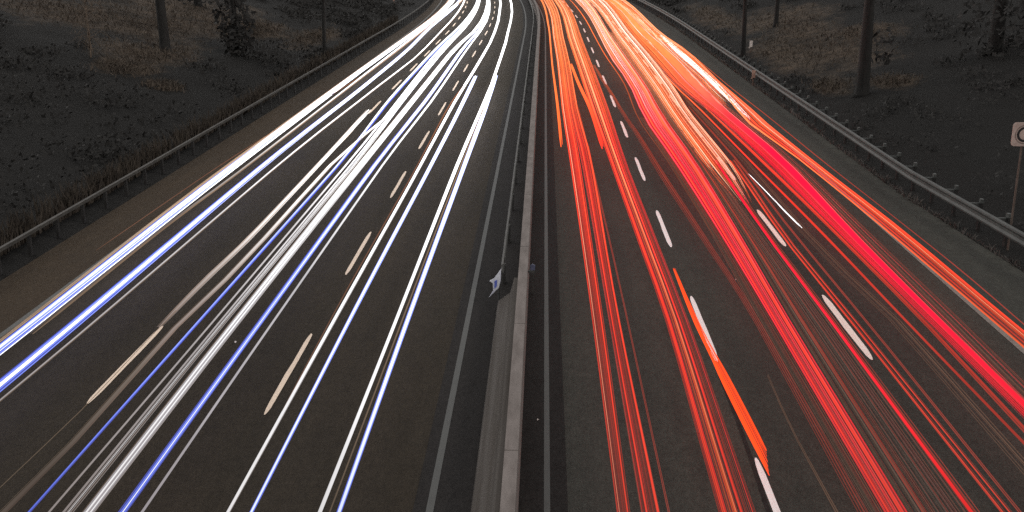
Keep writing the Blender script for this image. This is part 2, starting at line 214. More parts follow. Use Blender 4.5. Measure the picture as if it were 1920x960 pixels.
M_conc = rough_mat('concrete_pale', (.16, .135, .123), (.25, .215, .20), (2, .5, 2), 2.2, .22, 40, .9, bs=.15)
M_conc_d = rough_mat('concrete_stained', (.055, .044, .035), (.105, .092, .082), (5, .12, 3), 1.6, .25, 40, .9, bs=.15)
M_steel = rough_mat('galvanised_steel', (.052, .054, .051), (.088, .090, .084), (1, .6, 1), 3., .2, 30, .6, spec=.4)
M_steel_d = rough_mat('weathered_steel', (.05, .048, .043), (.09, .085, .078), (1, .6, 1), 3., .2, 30, .65)
M_steel_b = rough_mat('brownish_steel', (.050, .045, .039), (.088, .08, .071), (1, .6, 1), 3., .2, 30, .7)
M_shaded_steel = rough_mat('shaded_steel', (.018, .016, .015), (.032, .029, .027), (1, 1, 1), 3., .2, 30, .75)  # post steel darkened to paint in the shade below the rails
M_sign = rough_mat('sign_white', (.42, .32, .28), (.62, .48, .42), (1, 1, 1), 5., .1, 40, .5)
M_signblack = rough_mat('sign_black', (.02, .018, .018), (.035, .03, .03), (1, 1, 1), 5.)
M_post = rough_mat('painted_post', (.10, .075, .06), (.16, .12, .10), (1, 1, 1), 5.)
M_markw = rough_mat('marker_white', (.72, .72, .84), (.95, .95, 1.0), (1, 1, 1), 8., roughness=.4)
M_markb = rough_mat('marker_blue', (.12, .16, .62), (.22, .28, .8), (1, 1, 1), 8., roughness=.4)
M_refl_dim = rough_mat('reflector_bluish', (.10, .11, .17), (.18, .19, .30), (1, 1, 1), 30., roughness=.4)
M_refl = rough_mat('reflector_pale', (.75, .62, .56), (1.0, .9, .85), (1, 1, 1), 8., roughness=.35)
M_reflr = rough_mat('reflector_rust', (.45, .27, .21), (.65, .42, .33), (1, 1, 1), 8., roughness=.35)
M_bark = rough_mat('bark_dark', (.012, .011, .010), (.024, .022, .020), (3, 3, .5), 3., bs=.6)
M_twig = rough_mat('twig_pale', (.10, .075, .055), (.16, .12, .09), (3, 3, .5), 3.)
M_leaf_d = rough_mat('leaf_dark', (.022, .0205, .019), (.029, .027, .025), (1, 1, 1), 1.2)
M_leaf_b = rough_mat('leaf_brown', (.038, .030, .024), (.078, .061, .046), (1, 1, 1), 1.2)
M_grass = rough_mat('dry_grass', (.05, .039, .030), (.125, .097, .073), (1, 1, 1), .8)
M_grass_v = rough_mat('verge_grass', (.055, .050, .045), (.12, .108, .098), (1, 1, 1), 2.)
# ground: dark undergrowth soil, headlight glow on the grass painted in by a terrain attribute
M_ground, N, Lk, B = mat('verge_ground')
at_ = N.new('ShaderNodeAttribute'); at_.attribute_name = 'lit_dry'
f1 = noise(N, Lk, 1.6, 6, .7, mapping(N, Lk, (1, .7, 1)))
f2 = noise(N, Lk, 14., 4, .7, mapping(N, Lk, (1, 1, 1)))
soil = ramp(N, Lk, f2, [(.3, (.0118, .0111, .0104)), (.7, (.0155, .0147, .0138))])
lit_dry = ramp(N, Lk, f1, [(.28, (.022, .0177, .0145)), (.64, (.090, .068, .050))])
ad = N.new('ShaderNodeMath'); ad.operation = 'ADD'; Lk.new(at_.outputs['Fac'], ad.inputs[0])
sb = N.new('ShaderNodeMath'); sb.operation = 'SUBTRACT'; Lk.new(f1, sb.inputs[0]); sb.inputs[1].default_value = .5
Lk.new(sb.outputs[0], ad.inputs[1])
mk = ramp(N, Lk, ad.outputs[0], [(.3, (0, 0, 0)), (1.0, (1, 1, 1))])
Lk.new(mixc(N, Lk, mk, soil, lit_dry), B.inputs['Base Color']); B.inputs['Roughness'].default_value = .95; B.inputs['Specular IOR Level'].default_value = .1
bump(N, Lk, B, f2, .6, .06)

# glowing matter of the light streaks: colour runs along the road, streaks burn brighter where the traffic is farther
def glow(name, stops, var=.12, vs=.5):
    m = bpy.data.materials.new(name); m.use_nodes = True
    N, Lk = m.node_tree.nodes, m.node_tree.links; N.clear()
    out = N.new('ShaderNodeOutputMaterial'); em = N.new('ShaderNodeEmission')
    g = N.new('ShaderNodeNewGeometry'); sx = N.new('ShaderNodeSeparateXYZ'); Lk.new(g.outputs['Position'], sx.inputs[0])
    mr = N.new('ShaderNodeMapRange'); mr.inputs['From Min'].default_value = 0; mr.inputs['From Max'].default_value = 160
    Lk.new(sx.outputs['Y'], mr.inputs['Value'])
    k = max(max(c) for _, c in stops)
    c = ramp(N, Lk, mr.outputs[0], [(y / 160., tuple(v / k for v in col)) for y, col in stops])
    f = noise(N, Lk, vs, 3, .6, mapping(N, Lk, (6, .35, 6)))
    c = mixc(N, Lk, 1.0, c, ramp(N, Lk, f, [(.3, (1 - var,) * 3), (.7, (1 + var,) * 3)]), 'MULTIPLY')
    Lk.new(c, em.inputs['Color']); em.inputs['Strength'].default_value = k
    Lk.new(em.outputs[0], out.inputs[0])
    return m
GLOW = {
 'pale_hot':   [(14, (.5, .06, .05)), (36, (1.0, .05, .08)), (48, (1.5, .2, .22)), (58, (1.6, .8, .7)), (80, (2.2, 1.6, 1.4))],
 'white_edge': [(14, (.7, .72, .95)), (24, (1.0, 1.05, 1.4)), (36, (2.2, 2.2, 2.4)), (60, (2.6, 2.6, 2.6))],
 'white_far':  [(22, (.012, .012, .012)), (34, (.25, .25, .27)), (44, (1.0, 1.0, 1.05)), (60, (2.2, 2.2, 2.3)), (100, (2.3, 2.3, 2.3))],
 'fade2':      [(14, (.20, .17, .16)), (23, (.4, .37, .37)), (31, (.9, .87, .88)), (60, (3, 3, 3))],
 'ruby':       [(14, (.9, .02, .03)), (24, (1.25, .012, .05)), (42, (1.45, .010, .05)), (50, (1.5, .04, .06)), (58, (1.5, .16, .09)), (75, (1.5, .28, .08)), (100, (1.5, .33, .1))],
 'ruby_dark':  [(14, (.4, .02, .02)), (42, (.7, .014, .03)), (50, (.9, .03, .035)), (58, (1.2, .12, .04)), (90, (1.4, .22, .06))],
 'ember_slab': [(14, (.75, .05, .015)), (40, (.9, .06, .02))],
 'white':      [(14, (.9, .9, 1.0)), (24, (1.8, 1.8, 2.0)), (45, (3, 3, 3.1)), (100, (2.4, 2.4, 2.5))],
 'white_core': [(14, (.65, .72, 1.0)), (20, (.95, .98, 1.1)), (26, (1.25, 1.25, 1.3)), (45, (2.5, 2.5, 2.6)), (80, (4.5, 4.5, 4.5))],
 'white_soft': [(14, (.62, .60, .60)), (20, (.88, .87, .88)), (27, (1.2, 1.2, 1.22)), (60, (3.2, 3.1, 3.1)), (100, (2.3, 2.3, 2.3))],
 'grey':       [(14, (.22, .19, .18)), (24, (.40, .37, .37)), (34, (.75, .72, .72)), (45, (1.5, 1.45, 1.5)), (80, (3, 3, 3))],
 'grey_bright':[(14, (.26, .235, .245)), (24, (.46, .44, .46)), (45, (1.3, 1.3, 1.3)), (80, (3, 3, 3))],
 'blue':       [(14, (.10, .14, .60)), (22, (.26, .34, 1.05)), (28, (.40, .50, 1.35)), (36, (.75, .85, 1.7)), (48, (1.3, 1.4, 2.2)), (62, (1.6, 1.8, 2.8)), (110, (2, 2.2, 3.2))],
 'bluedeep':   [(14, (.07, .08, .34)), (30, (.09, .13, .72)), (60, (.16, .2, .95)), (90, (.3, .4, 1.3))],
 'blue_white': [(14, (.32, .44, 1.05)), (22, (.62, .7, 1.25)), (30, (1.1, 1.15, 1.5)), (60, (3, 3, 3.2))],
 'beige':      [(14, (.34, .24, .17)), (35, (.62, .42, .28)), (90, (1.2, .8, .6))],
 'fade':       [(15, (.085, .066, .054)), (20, (.15, .12, .10)), (23, (.26, .21, .19)), (27, (.48, .42, .39)), (31, (.85, .8, .77)), (40, (1.8, 1.75, 1.7)), (60, (3, 3, 3))],
 'fade_beige': [(15, (.07, .05, .04)), (23, (.22, .16, .13)), (31, (.5, .4, .34)), (60, (1.2, 1., .9))],
 'pale_far':   [(20, (.06, .05, .045)), (32, (.15, .12, .11)), (40, (.5, .45, .42)), (70, (2, 2, 2))],
 'ember':      [(14, (.11, .065, .045)), (40, (.18, .08, .05)), (90, (.6, .22, .09))],
 'ember_pale': [(14, (.10, .075, .055)), (40, (.26, .17, .11)), (90, (.6, .4, .3))],
 'tan':        [(14, (.115, .09, .076)), (28, (.17, .125, .10)), (44, (.26, .19, .13)), (90, (.9, .55, .34))],
 'red':        [(14, (.22, .034, .025)), (24, (.46, .038, .025)), (34, (.9, .045, .026)), (44, (1.2, .055, .030)), (58, (1.4, .17, .05)), (75, (1.45, .26, .065)), (100, (1.5, .34, .1))],
 'red_hot':    [(14, (.62, .05, .03)), (24, (1.05, .06, .03)), (44, (1.45, .12, .05)), (70, (1.5, .3, .1)), (100, (1.6, .5, .22))],
 'ember_red':  [(14, (.22, .045, .033)), (30, (.32, .045, .032)), (50, (.40, .05, .026)), (72, (1.0, .15, .04)), (100, (1.2, .22, .06))],
 'crimson':    [(14, (.65, .028, .025)), (22, (1.1, .02, .045)), (40, (1.45, .010, .048)), (56, (1.5, .06, .075)), (68, (1.5, .14, .1)), (90, (1.5, .34, .16))],
 'rose':       [(14, (.55, .05, .05)), (24, (1.1, .07, .09)), (44, (1.4, .13, .16)), (58, (1.5, .28, .27)), (72, (1.6, .6, .5)), (90, (1.7, .9, .7))],
 'orange':     [(14, (.5, .07, .02)), (30, (1.1, .09, .02)), (42, (1.3, .15, .035)), (58, (1.5, .24, .055)), (95, (1.5, .33, .1))],
 'orange_dim': [(14, (.08, .03, .02)), (40, (.16, .05, .03)), (60, (.45, .08, .03)), (75, (1.2, .18, .04)), (95, (1.4, .25, .06))],
 'orange_slab':[(14, (1.25, .085, .018)), (40, (1.45, .11, .02))],
 'amber':      [(14, (.5, .08, .03)), (28, (.9, .14, .05)), (44, (1.4, .3, .1)), (60, (1.6, .5, .24)), (90, (1.7, .62, .33))],
 'pale':       [(14, (.7, .2, .12)), (44, (1.6, .8, .5)), (90, (1.9, 1.3, 1.0))],
}
M_glow = {k: glow('glow_' + k, v) for k, v in GLOW.items()}

# ------------------------------------------------------------------ the setting
def fb(x, y, s=1.0):
    return mnoise.fractal(Vector((x * s, y * s, 3.7)), 1.0, 2.0, 4)
def bank(X, Y):
    x = X - cx(Y)
    if x < -18: return .22 * min(-x - 18, 37) + .12 * fb(X, Y, .25)
    if x > 15.5: return .26 * min(x - 15.5, 34.5) + .12 * fb(X, Y, .25) * min(1, (x - 15.5) / 2)
    return -.03
LIT_PATCH = [(-30, 91, 5.5, 10), (20.8, 89, 2.6, 9), (-34, 78, 5.5, 6.5), (-28.6, 80, 4.5, 8), (-25.4, 69, 2.4, 4.5), (-24.6, 62.5, 1.6, 2.2), (-19.9, 93, 1.3, 8.5), (-24, 90, 2, 5), (-21.5, 60, .9, 1.4),  # bank areas where headlight light is painted as brighter brown ground
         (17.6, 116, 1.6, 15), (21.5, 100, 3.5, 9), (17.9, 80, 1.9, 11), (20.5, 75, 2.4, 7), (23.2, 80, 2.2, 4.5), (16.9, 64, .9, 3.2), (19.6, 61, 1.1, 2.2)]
def lit_dryness(X, Y):
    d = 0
    for px, py, rx, ry in LIT_PATCH:
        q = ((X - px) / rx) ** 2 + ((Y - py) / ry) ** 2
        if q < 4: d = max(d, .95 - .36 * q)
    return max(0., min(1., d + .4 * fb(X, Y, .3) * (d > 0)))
xs = frange(-600, -70, 60)[:-1] + frange(-70, -13, .75) + frange(-12, 12, 4)[:-1] + frange(12.6, 60, .75) + frange(70, 600, 60)
ys = frange(-200, 0, 40)[:-1] + frange(0, 150, 1.25) + frange(155, 340, 6) + frange(400, 1500, 110)
V = []; lit_dryv = []
for y in ys:
    w = 1 if y < 345 else 0
    for x in xs:
        X = x + (cx(y) if w else cx(340))
        V.append((X, y, bank(X, y) if w else bank(X - cx(340) + cx(y), y))); lit_dryv.append(lit_dryness(X, y) if w else 0)
nx = len(xs)
Fc = [(j * nx + i, j * nx + i + 1, (j + 1) * nx + i + 1, (j + 1) * nx + i) for j in range(len(ys) - 1) for i in range(nx - 1)]
g = structure(mesh_obj('ground', V, Fc, M_ground, smooth=True))
a_ = g.data.attributes.new('lit_dry', 'FLOAT', 'POINT'); a_.data.foreach_set('value', lit_dryv)

def sheet(name, x0, x1, z, m, ys_=YS, off=lambda Y: 0, inner=1):
    b = MB(); v = []
    for Y in ys_: v += [(x0 + cx(Y) + off(Y) * inner, Y, z), (x1 + cx(Y) + off(Y), Y, z)]
    f = [(2 * i, 2 * i + 1, 2 * i + 3, 2 * i + 2) for i in range(len(ys_) - 1)]
    return structure(mesh_obj(name, v, f, m))
flare = lambda Y: max(0., 38. - Y) * .055 if Y > 0 else 2.09
sheet('road_shoulder', -14.8, -12.65, 0.0, M_asph_s, off=lambda Y: max(-.15, min(1.0, (Y - 28) * .0098)))  # asphalt stops short: dark ground left here stands in for the rail's shadow
sheet('road_carriageway', -12.66, -2.1, .004, M_asph_l)
sheet('road_median', -2.1, .46, .008, M_asph_d)
sheet('road_carriageway.001', .46, 11.1, .004, M_asph_r)
sheet('road_shoulder.001', 11.09, 13.0, 0.0, M_asph_r, off=flare, inner=0)
def line(name, x, w, m, z=.012):
    return sheet(name, x - w / 2, x + w / 2, z, m)
line('edge_line', -1.82, .125, M_paint_g, .012)
line('edge_line.001', .115, .105, M_paint_g, .012)
line('edge_line.002', 10.98, .17, M_paint_e, .012)
line('edge_line.003', -12.78, .15, M_paint_g, .012)
def dashes(name, x, w, m, y0, per=8.98, ln=4.45):
    v = []; f = []; rnd = random.Random(int(x * 100))
    prof = [(0, .22), (.02, .5), (.06, .78), (.14, .95), (.45, 1.04), (.62, .98), (.86, .96), (.94, .76), (.98, .5), (1, .22)]
    Y = y0 - per * 5
    while Y < 260:
        if y0 > 22.2 and Y < 18: Y += per; continue
        b = len(v)
        for t_, q in prof:
            ya = Y + ln * t_; ww = w / 2 * q * rnd.uniform(.9, 1.06); o = rnd.uniform(-.006, .006) + x + cx(ya)
            v += [(o - ww, ya, .012), (o + ww, ya, .012)]
        f += [(b + 2 * i, b + 2 * i + 1, b + 2 * i + 3, b + 2 * i + 2) for i in range(len(prof) - 1)]
        Y += per
    return structure(mesh_obj(name, v, f, m))
dashes('lane_marking', 3.90, .135, M_paint_w, 22.1)
dashes('lane_marking.001', 7.37, .165, M_paint_p, 22.3)
dashes('lane_marking.002', -5.46, .115, M_paint_b, 19.1)
dashes('lane_marking.003', -9.17, .13, M_paint_b, 19.5)
# thin tar seams of the middle-lane repair on the right carriageway
v = []; f = []
for i, (x, Y) in enumerate([(3.72, 12), (3.76, 15.9), (3.81, 17.5), (3.84, 19.3), (3.84, 21.3)]):
    w = .038; v += [(x - w, Y, .0085), (x + w, Y, .0085)]
    if i: f.append((2 * i - 2, 2 * i - 1, 2 * i + 1, 2 * i))
structure(mesh_obj('road_seam', v, f, M_asph_d))

# ------------------------------------------------------------------ median barrier
t = thing('concrete_barrier', 'long pale grey concrete median barrier between the two carriageways', 'barrier')
b = MB(); YB = [y for y in YS if y >= -20]
b.strip([(-.62, 0), (-.36, 0), (-.372, .9), (-.60, .9)], YB); b.obj('wall', M_conc, t)
b = MB(); yr = frange(-20, 25.5, 1.3)
b.strip([(-1.14, .01), (-.623, .01), (-.603, .82), (-.70, .82), (-.80, .42), (-1.10, .20)], yr); b.obj('ramp', M_conc_d, t)
for Y in frange(-14, 130, 6):
    b = MB(); o = cx(Y); b.box(-.602 + o, -.37 + o, Y, Y + .014, .5, .9035)
    b.obj('joint', M_conc_d, t)
def w_beam(side, k=1.0):          # open W profile, side = which way it faces
    P = [(0, -.155), (.045, -.125), (.055, -.085), (.012, -.03), (.012, .03), (.055, .085), (.045, .125), (0, .155)]
    q = [(x * side, z * k) for x, z in P]
    return q + [(x - .012 * side, z) for x, z in reversed(q)]
def box_beam(side):  # thin beam stands for the lit top edge; unlit rail face left out
    return [(-.05, -.05), (.05, -.05), (.05, .05), (-.05, .05)]
def guardrail(label, prof, x, side, off, y0, y1, z, step, post_back, post_top, m, mp, cap=0.0):
    t = thing('guardrail', label, 'guardrail')
    ysr = frange(y0, min(60, y1), 2) + ([y for y in frange(62, y1, 3)] if y1 > 62 else [])
    b = MB(); b.strip([(px + x, pz + z) for px, pz in prof], ysr, off); b.obj('rail', m, t)
    Y = y0 + 1; first = None; n = 0
    while Y < y1 and n < 98:
        X = x + cx(Y) + off(Y) - side * post_back
        if first is None:
            b = MB(); b.box(-.045, .045, -.07, .07, -.15, post_top - cap); lo, hi = sorted((.0, side * (post_back - .06)))
            b.box(lo + (.046 if side > 0 else 0), hi - (.046 if side < 0 else 0), -.05, .05, z - .11, z - .0)
            nf = len(b.f)
            if cap: b.box(-.05, .05, -.075, .075, post_top - cap + .003, post_top); b.box(*sorted((side * .053, side * post_back * .9)), -.035, .035, post_top - cap - .04, post_top - cap)
            first = mesh_obj('post', b.v, b.f, None, t, mats=[mp, m], midx=[0] * nf + [1] * (len(b.f) - nf)); o = first  # shaft colour carries the rail's shade, cap stays in lighter rail steel
        else:
            o = first.copy(); C.objects.link(o); o.parent = t
        o.location = (X, Y, 0); o.rotation_euler = (rs.uniform(-.03, .03), 0, rs.uniform(-.08, .08)); Y += step; n += 1
    return t
rs = random.Random(5)
guardrail('weathered steel guardrail running close along the left flank of the concrete median barrier', w_beam(-1, .8), -1.02, -1, lambda Y: 0, 26.5, 150, .74, 4.0, -.01, .56, M_steel_d, M_steel_d)
guardrail('thin edged steel guardrail beyond the left shoulder, with brown scrub behind it', box_beam(1), -15.1, 1, lambda Y: min(1.5, max(-.2, (Y - 28) * .0098)), 14, 195, .67, 1.85, .05, .6, M_steel_b, M_shaded_steel)
guardrail('grey steel guardrail with stubby posts along the right shoulder, ragged grass at its foot', w_beam(-1, 1.3), 13.22, -1, flare, 12, 190, .75, 1.85, .45, 1.03, M_steel, M_shaded_steel, .13)

# arrow shaped marker plates on the barrier, at the start of the flanking guardrail
t = thing('barrier_marker', 'white and blue arrow shaped marker plate at the left side of the median barrier', 'marker', (-1.2, 25.7, 0))
def plate(name, pts, th, m, parent, y=0.):
    n = len(pts); v = [(x, y - th / 2, z) for x, z in pts] + [(x, y + th / 2, z) for x, z in pts]
    f = [tuple(range(n)), tuple(range(2 * n - 1, n - 1, -1))] + [(i, n + i, n + (i + 1) % n, (i + 1) % n) for i in range(n)]
    return mesh_obj(name, v, f, m, parent)
plate('panel', [(.16, .98), (-.02, .72), (-.13, .66), (-.05, .60), (-.04, .40), (-.15, .22), (.10, .48), (.15, .68)], .03, M_markw, t)
plate('stripe', [(.06, .70), (.0, .66), (-.01, .46), (.05, .52)], .012, M_markb, t, -.024)
b = MB(); b.tube([(.10, .035, 0), (.10, .035, .62)], [.022, .022], 8); b.obj('post', M_steel, t)
t = thing('barrier_marker', 'small dim greyish reflector bracket at the right side of the median barrier', 'marker', (-.28, 26.6, 0))
b = MB(); b.box(-.085, .09, -.03, .03, .60, .66); b.box(.03, .07, -.03, .03, .0, .60); b.obj('bracket', M_steel, t)
plate('reflector', [(-.03, .67), (.09, .665), (.1, .80), (.02, .84), (-.03, .8)], .03, M_refl_dim, t)

# ------------------------------------------------------------------ roadside signs and reflector posts
t = thing('road_sign', 'square pale road sign with a dark ring on a thin post behind the right guardrail', 'sign', (14.0, 31.2, .0))
b = MB(); b.tube([(0, 0, -.1), (-.02, 0, 3.75)], [.035, .03], 8); b.obj('post', M_post, t)
def rrect(w, h, r, n=5):
    out = []
    for sx, sz, a0 in ((1, 1, 0), (-1, 1, 90), (-1, -1, 180), (1, -1, 270)):
        for k in range(n):
            a = math.radians(a0 + 90 * k / (n - 1)); out.append((sx * (w / 2 - r) + r * math.cos(a), sz * (h / 2 - r) + r * math.sin(a)))
    return out
SZ = 3.5
plate('panel', [(x, z + SZ) for x, z in rrect(.72, .70, .10)], .02, M_sign, t, -.045)
def ring(name, r0, r1, y, m, parent, z):
    n = 28; v = []; f = []
    for k in range(n):
        a = 2 * math.pi * k / n
        for r in (r0, r1):
            for yy in (y - .006, y): v.append((r * math.cos(a), yy, z + r * math.sin(a)))
    for k in range(n):
        p, q = 4 * k, 4 * ((k + 1) % n)
        f += [(p, p + 2, q + 2, q), (p + 2, p + 3, q + 3, q + 2), (p, q, q + 1, p + 1)]
    return mesh_obj(name, v, f, m, parent)
ring('ring', .16, .225, -.057, M_signblack, t, SZ)
ring('border', .262, .275, -.057, M_post, t, SZ)
b = MB(); b.box(-.05, .05, -.034, .0, SZ - .2, SZ + .2); b.obj('bracket', M_post, t)
def marker_post(label, loc, h, m, group='reflector posts beside the road'):
    t = thing('reflector_post', label, 'reflector post', loc, group=group)
    b = MB(); b.tube([(0, 0, -.2), (0, 0, h * .72), (0, .02, h)], [.055, .055, .04], 8); b.obj('post', M_post, t)
    b = MB(); b.box(-.11, .11, -.085, -.057, h * .5, h * .98); b.box(-.16, -.05, -.082, -.06, h * .42, h * .5); b.obj('reflector', m, t)
    return t
marker_post('pale reflector post behind the right guardrail, close to a dark tree trunk', (16.0, 84.3, .1), 1.0, M_refl)
marker_post('reddish reflector post in front of the right guardrail', (13.0, 67.0, 0), .95, M_reflr)
marker_post('brightest reflector post, far off where the right shoulder meets the top edge', (12.75, 139, 0), 1.1, M_refl)
marker_post('faint far reflector post beyond the left guardrail near the top edge', (-19.2, 139.5, .1), 1.3, M_reflr)
t = thing('rail_reflector', 'tiny bluish reflector under the right guardrail at the right edge', 'reflector', (13.72, 28.3, 0))
b = MB(); b.tube([(0, 0, -.1), (0, 0, .34)], [.02, .02], 6); b.obj('stem', M_steel, t)
b = MB(); b.box(-.05, .05, -.03, -.021, .2, .36); b.obj('reflector', M_markb, t)

# ------------------------------------------------------------------ light streaks
def pchip(xs_, v):
    n = len(xs_)
    if n == 1: return lambda x: v[0]
    h = [xs_[i + 1] - xs_[i] for i in range(n - 1)]; dl = [(v[i + 1] - v[i]) / h[i] for i in range(n - 1)]
    m = [dl[0]] + [0 if dl[i - 1] * dl[i] <= 0 else 2 * dl[i - 1] * dl[i] / (dl[i - 1] + dl[i]) for i in range(1, n - 1)] + [dl[-1]]
    def f(x):
        if x <= xs_[0]: return v[0] + m[0] * (x - xs_[0])
        if x >= xs_[-1]: return v[-1]
        i = 0
        while x > xs_[i + 1]: i += 1
        t = (x - xs_[i]) / h[i]
        return ((1 + 2 * t) * (1 - t) ** 2 * v[i] + t * (1 - t) ** 2 * h[i] * m[i] + t * t * (3 - 2 * t) * v[i + 1] + t * t * (t - 1) * h[i] * m[i + 1])
    return f
def streak(label, h, rows, mats, n, cov, grp, ends, slant, gap):
    rnd = random.Random(label)
    Yk = [r[0] for r in rows]; fl = pchip(Yk, [r[1] for r in rows]); fr = pchip(Yk, [r[2] for r in rows])
    y0 = Yk[0] if ends else Yk[0] - 9; y1 = 235 if Yk[-1] > 120 else Yk[-1]
    names = []; [names.append(m[1] if m[0] == 'x' else m[0]) for m in mats if (m[1] if m[0] == 'x' else m[0]) not in names]
    V = []; F = []; MI = []
    def strand(t, rshare, mname, dz, ya, yb, cap):
        k = 34 if yb - ya > 60 else 16
        P = [ya * (yb / ya) ** (i / k) if ya > 1 else ya + (yb - ya) * i / k for i in range(k + 1)]
        base = len(V); mi = names.index(mname)
        far = mname == 'white_far'
        if far: ya = 34; P = [ya * (yb / ya) ** (i / k) for i in range(k + 1)]
        for i, Y in enumerate(P):
            a, c = fl(Y), fr(Y); w = max(.02, abs(c - a)); r = max(.0022, rshare * w)
            if i == 0 or i == k: r *= .45
            if far: r *= max(.02, min(1, (Y - 34) / 16.)) ** 1.5
            x = a + (c - a) * t + cx(Y); z = h + dz
            V.extend(((x - r, Y, z), (x, Y, z + r * .8), (x + r, Y, z), (x, Y, z - r * .8)))
        for i in range(k):
            for q in range(4):
                F.append((base + 4 * i + q, base + 4 * i + (q + 1) % 4, base + 4 * i + 4 + (q + 1) % 4, base + 4 * i + 4 + q)); MI.append(mi)
        F.append((base, base + 1, base + 2, base + 3)); MI.append(mi)
        e = base + 4 * k; F.append((e + 3, e + 2, e + 1, e)); MI.append(mi)
    tot = [(m[0], m[1]) for m in mats if m[0] != 'x']
    expl = [m for m in mats if m[0] == 'x']
    for m in expl:
        strand(m[2], m[3], m[1], rnd.uniform(0, .01), max(2.5, y0 + slant * 4 * m[2]), y1, True)
    if tot:
        s_ = sum(w for _, w in tot)
        for i in range(n):
            t = (i + rnd.uniform(.15, .85)) / n
            q = rnd.random() * s_
            for nm, w in tot:
                q -= w
                if q <= 0: break
            if gap and gap[0] < t < gap[1] and rnd.random() < gap[2]: continue
            ya = y0 + (slant * 4.0 * t if slant else 0) + (rnd.uniform(0, 7.0 if n > 25 else 1.0) if ends and not slant else 0)
            strand(t, cov * rnd.uniform(.45, 1.45) / (2 * n), nm, rnd.uniform(-.03, .03), max(2.5, ya), y1, True)
    o = mesh_obj('light_trail', V, F, None, mats=[M_glow[k] for k in names], midx=MI)
    return tag(o, label, 'light trail', 'white headlight trails on the left carriageway' if grp == 'L' else 'red tail light trails on the right carriageway')
for T_ in TRAILS: streak(*T_)

# ------------------------------------------------------------------ vegetation
def blades(name, spots, m, hmin, hmax, seed, lean=.35, wid=.012):
    rnd = random.Random(seed); V = []; F = []
    for X, Y, z, s in spots:
        h = rnd.uniform(hmin, hmax) * s; a = rnd.uniform(0, 6.283); w = wid * rnd.uniform(.7, 1.5) * (1 + Y / 60.)
        lx, ly = rnd.gauss(0, lean) * h, rnd.gauss(0, lean) * h
        dx, dy = math.cos(a) * w, math.sin(a) * w; b = len(V)
        V += [(X - dx, Y - dy, z), (X + dx, Y + dy, z), (X + lx * .4 + dx * .7, Y + ly * .4 + dy * .7, z + h * .6), (X + lx * .4 - dx * .7, Y + ly * .4 - dy * .7, z + h * .6), (X + lx, Y + ly, z + h * .95)]
        F += [(b, b + 1, b + 2, b + 3), (b + 3, b + 2, b + 4)]
    return mesh_obj(name, V, F, m)
rnd = random.Random(11)
sp = []
while len(sp) < 11000:                                   # long brown grass on the bank areas painted as headlight-lit
    px, py, rx, ry = LIT_PATCH[min(len(LIT_PATCH) - 1, int(rnd.random() * len(LIT_PATCH)))]
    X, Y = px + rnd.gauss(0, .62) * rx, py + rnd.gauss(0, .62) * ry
    d = lit_dryness(X, Y)
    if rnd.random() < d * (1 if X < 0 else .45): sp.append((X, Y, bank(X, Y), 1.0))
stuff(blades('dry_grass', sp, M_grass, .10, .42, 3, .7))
sp = []
for i in range(5200):                                     # ragged grass line at the foot of the right guardrail
    Y = 14 + 110 * rnd.random() ** 1.6
    c = .6 + .6 * mnoise.noise(Vector((Y * .9, 2.2, 0)))
    if rnd.random() > c: continue
    X = 12.98 + flare(Y) + cx(Y) + abs(rnd.gauss(0, .13)); sp.append((X, Y, -.01, .5 + c))
stuff(blades('verge_grass', sp, M_grass_v, .05, .2, 4, .6))
sp = []
for i in range(15000):                                     # brown scrub behind the left guardrail, its gaps standing in for post shadows
    Y = 18 + 95 * rnd.random() ** 1.3; ph = ((Y - 15) / 1.85) % 1.0
    off = min(1.5, max(-.2, (Y - 28) * .0098)); X = -15.95 + off + cx(Y) - abs(rnd.gauss(0, .3))
    cl = .35 + .9 * ph ** .8 if ph < .9 else .15
    if rnd.random() > cl * (.7 + .5 * mnoise.noise(Vector((Y * .35, 9, 0)))): continue
    sp.append((X, Y, -.03, .55 + .75 * ph))
stuff(blades('roadside_scrub', sp, M_leaf_b, .55, 1.0, 6, .16, .02))
def leaves(V, F, c, n, rad, size, rnd):
    for _ in range(n):
        while True:
            p = Vector((rnd.uniform(-1, 1), rnd.uniform(-1, 1), rnd.uniform(-1, 1)))
            if p.length < 1: break
        p = Vector(c) + Vector((p.x * rad[0], p.y * rad[1], p.z * rad[2]))
        a = Vector((rnd.gauss(0, 1), rnd.gauss(0, 1), rnd.gauss(0, 1))).normalized(); q = a.orthogonal().normalized()
        s = size * rnd.uniform(.6, 1.5); a *= s; q *= s * .55; b = len(V)
        V += [tuple(p - a), tuple(p + q), tuple(p + a), tuple(p - q)]; F.append((b, b + 1, b + 2, b + 3))
V = []; F = []
for i in range(900):                                       # dark low undergrowth over both banks
    Y = 22 + 150 * rnd.random() ** 1.2; left = rnd.random() < .55
    X = cx(Y) + (-17.2 - 34 * rnd.random() ** 1.3 if left else 15.3 + 32 * rnd.random() ** 1.3)
    if lit_dryness(X, Y) > .12 or lit_dryness(X * .97, Y - 3) > .3: continue
    r = rnd.uniform(.5, 1.3); leaves(V, F, (X, Y, bank(X, Y) + r * .2), 75, (r * 1.4, r * 1.4, r * .5), .06 + Y * .0009, rnd)
stuff(mesh_obj('undergrowth', V, F, M_leaf_d))
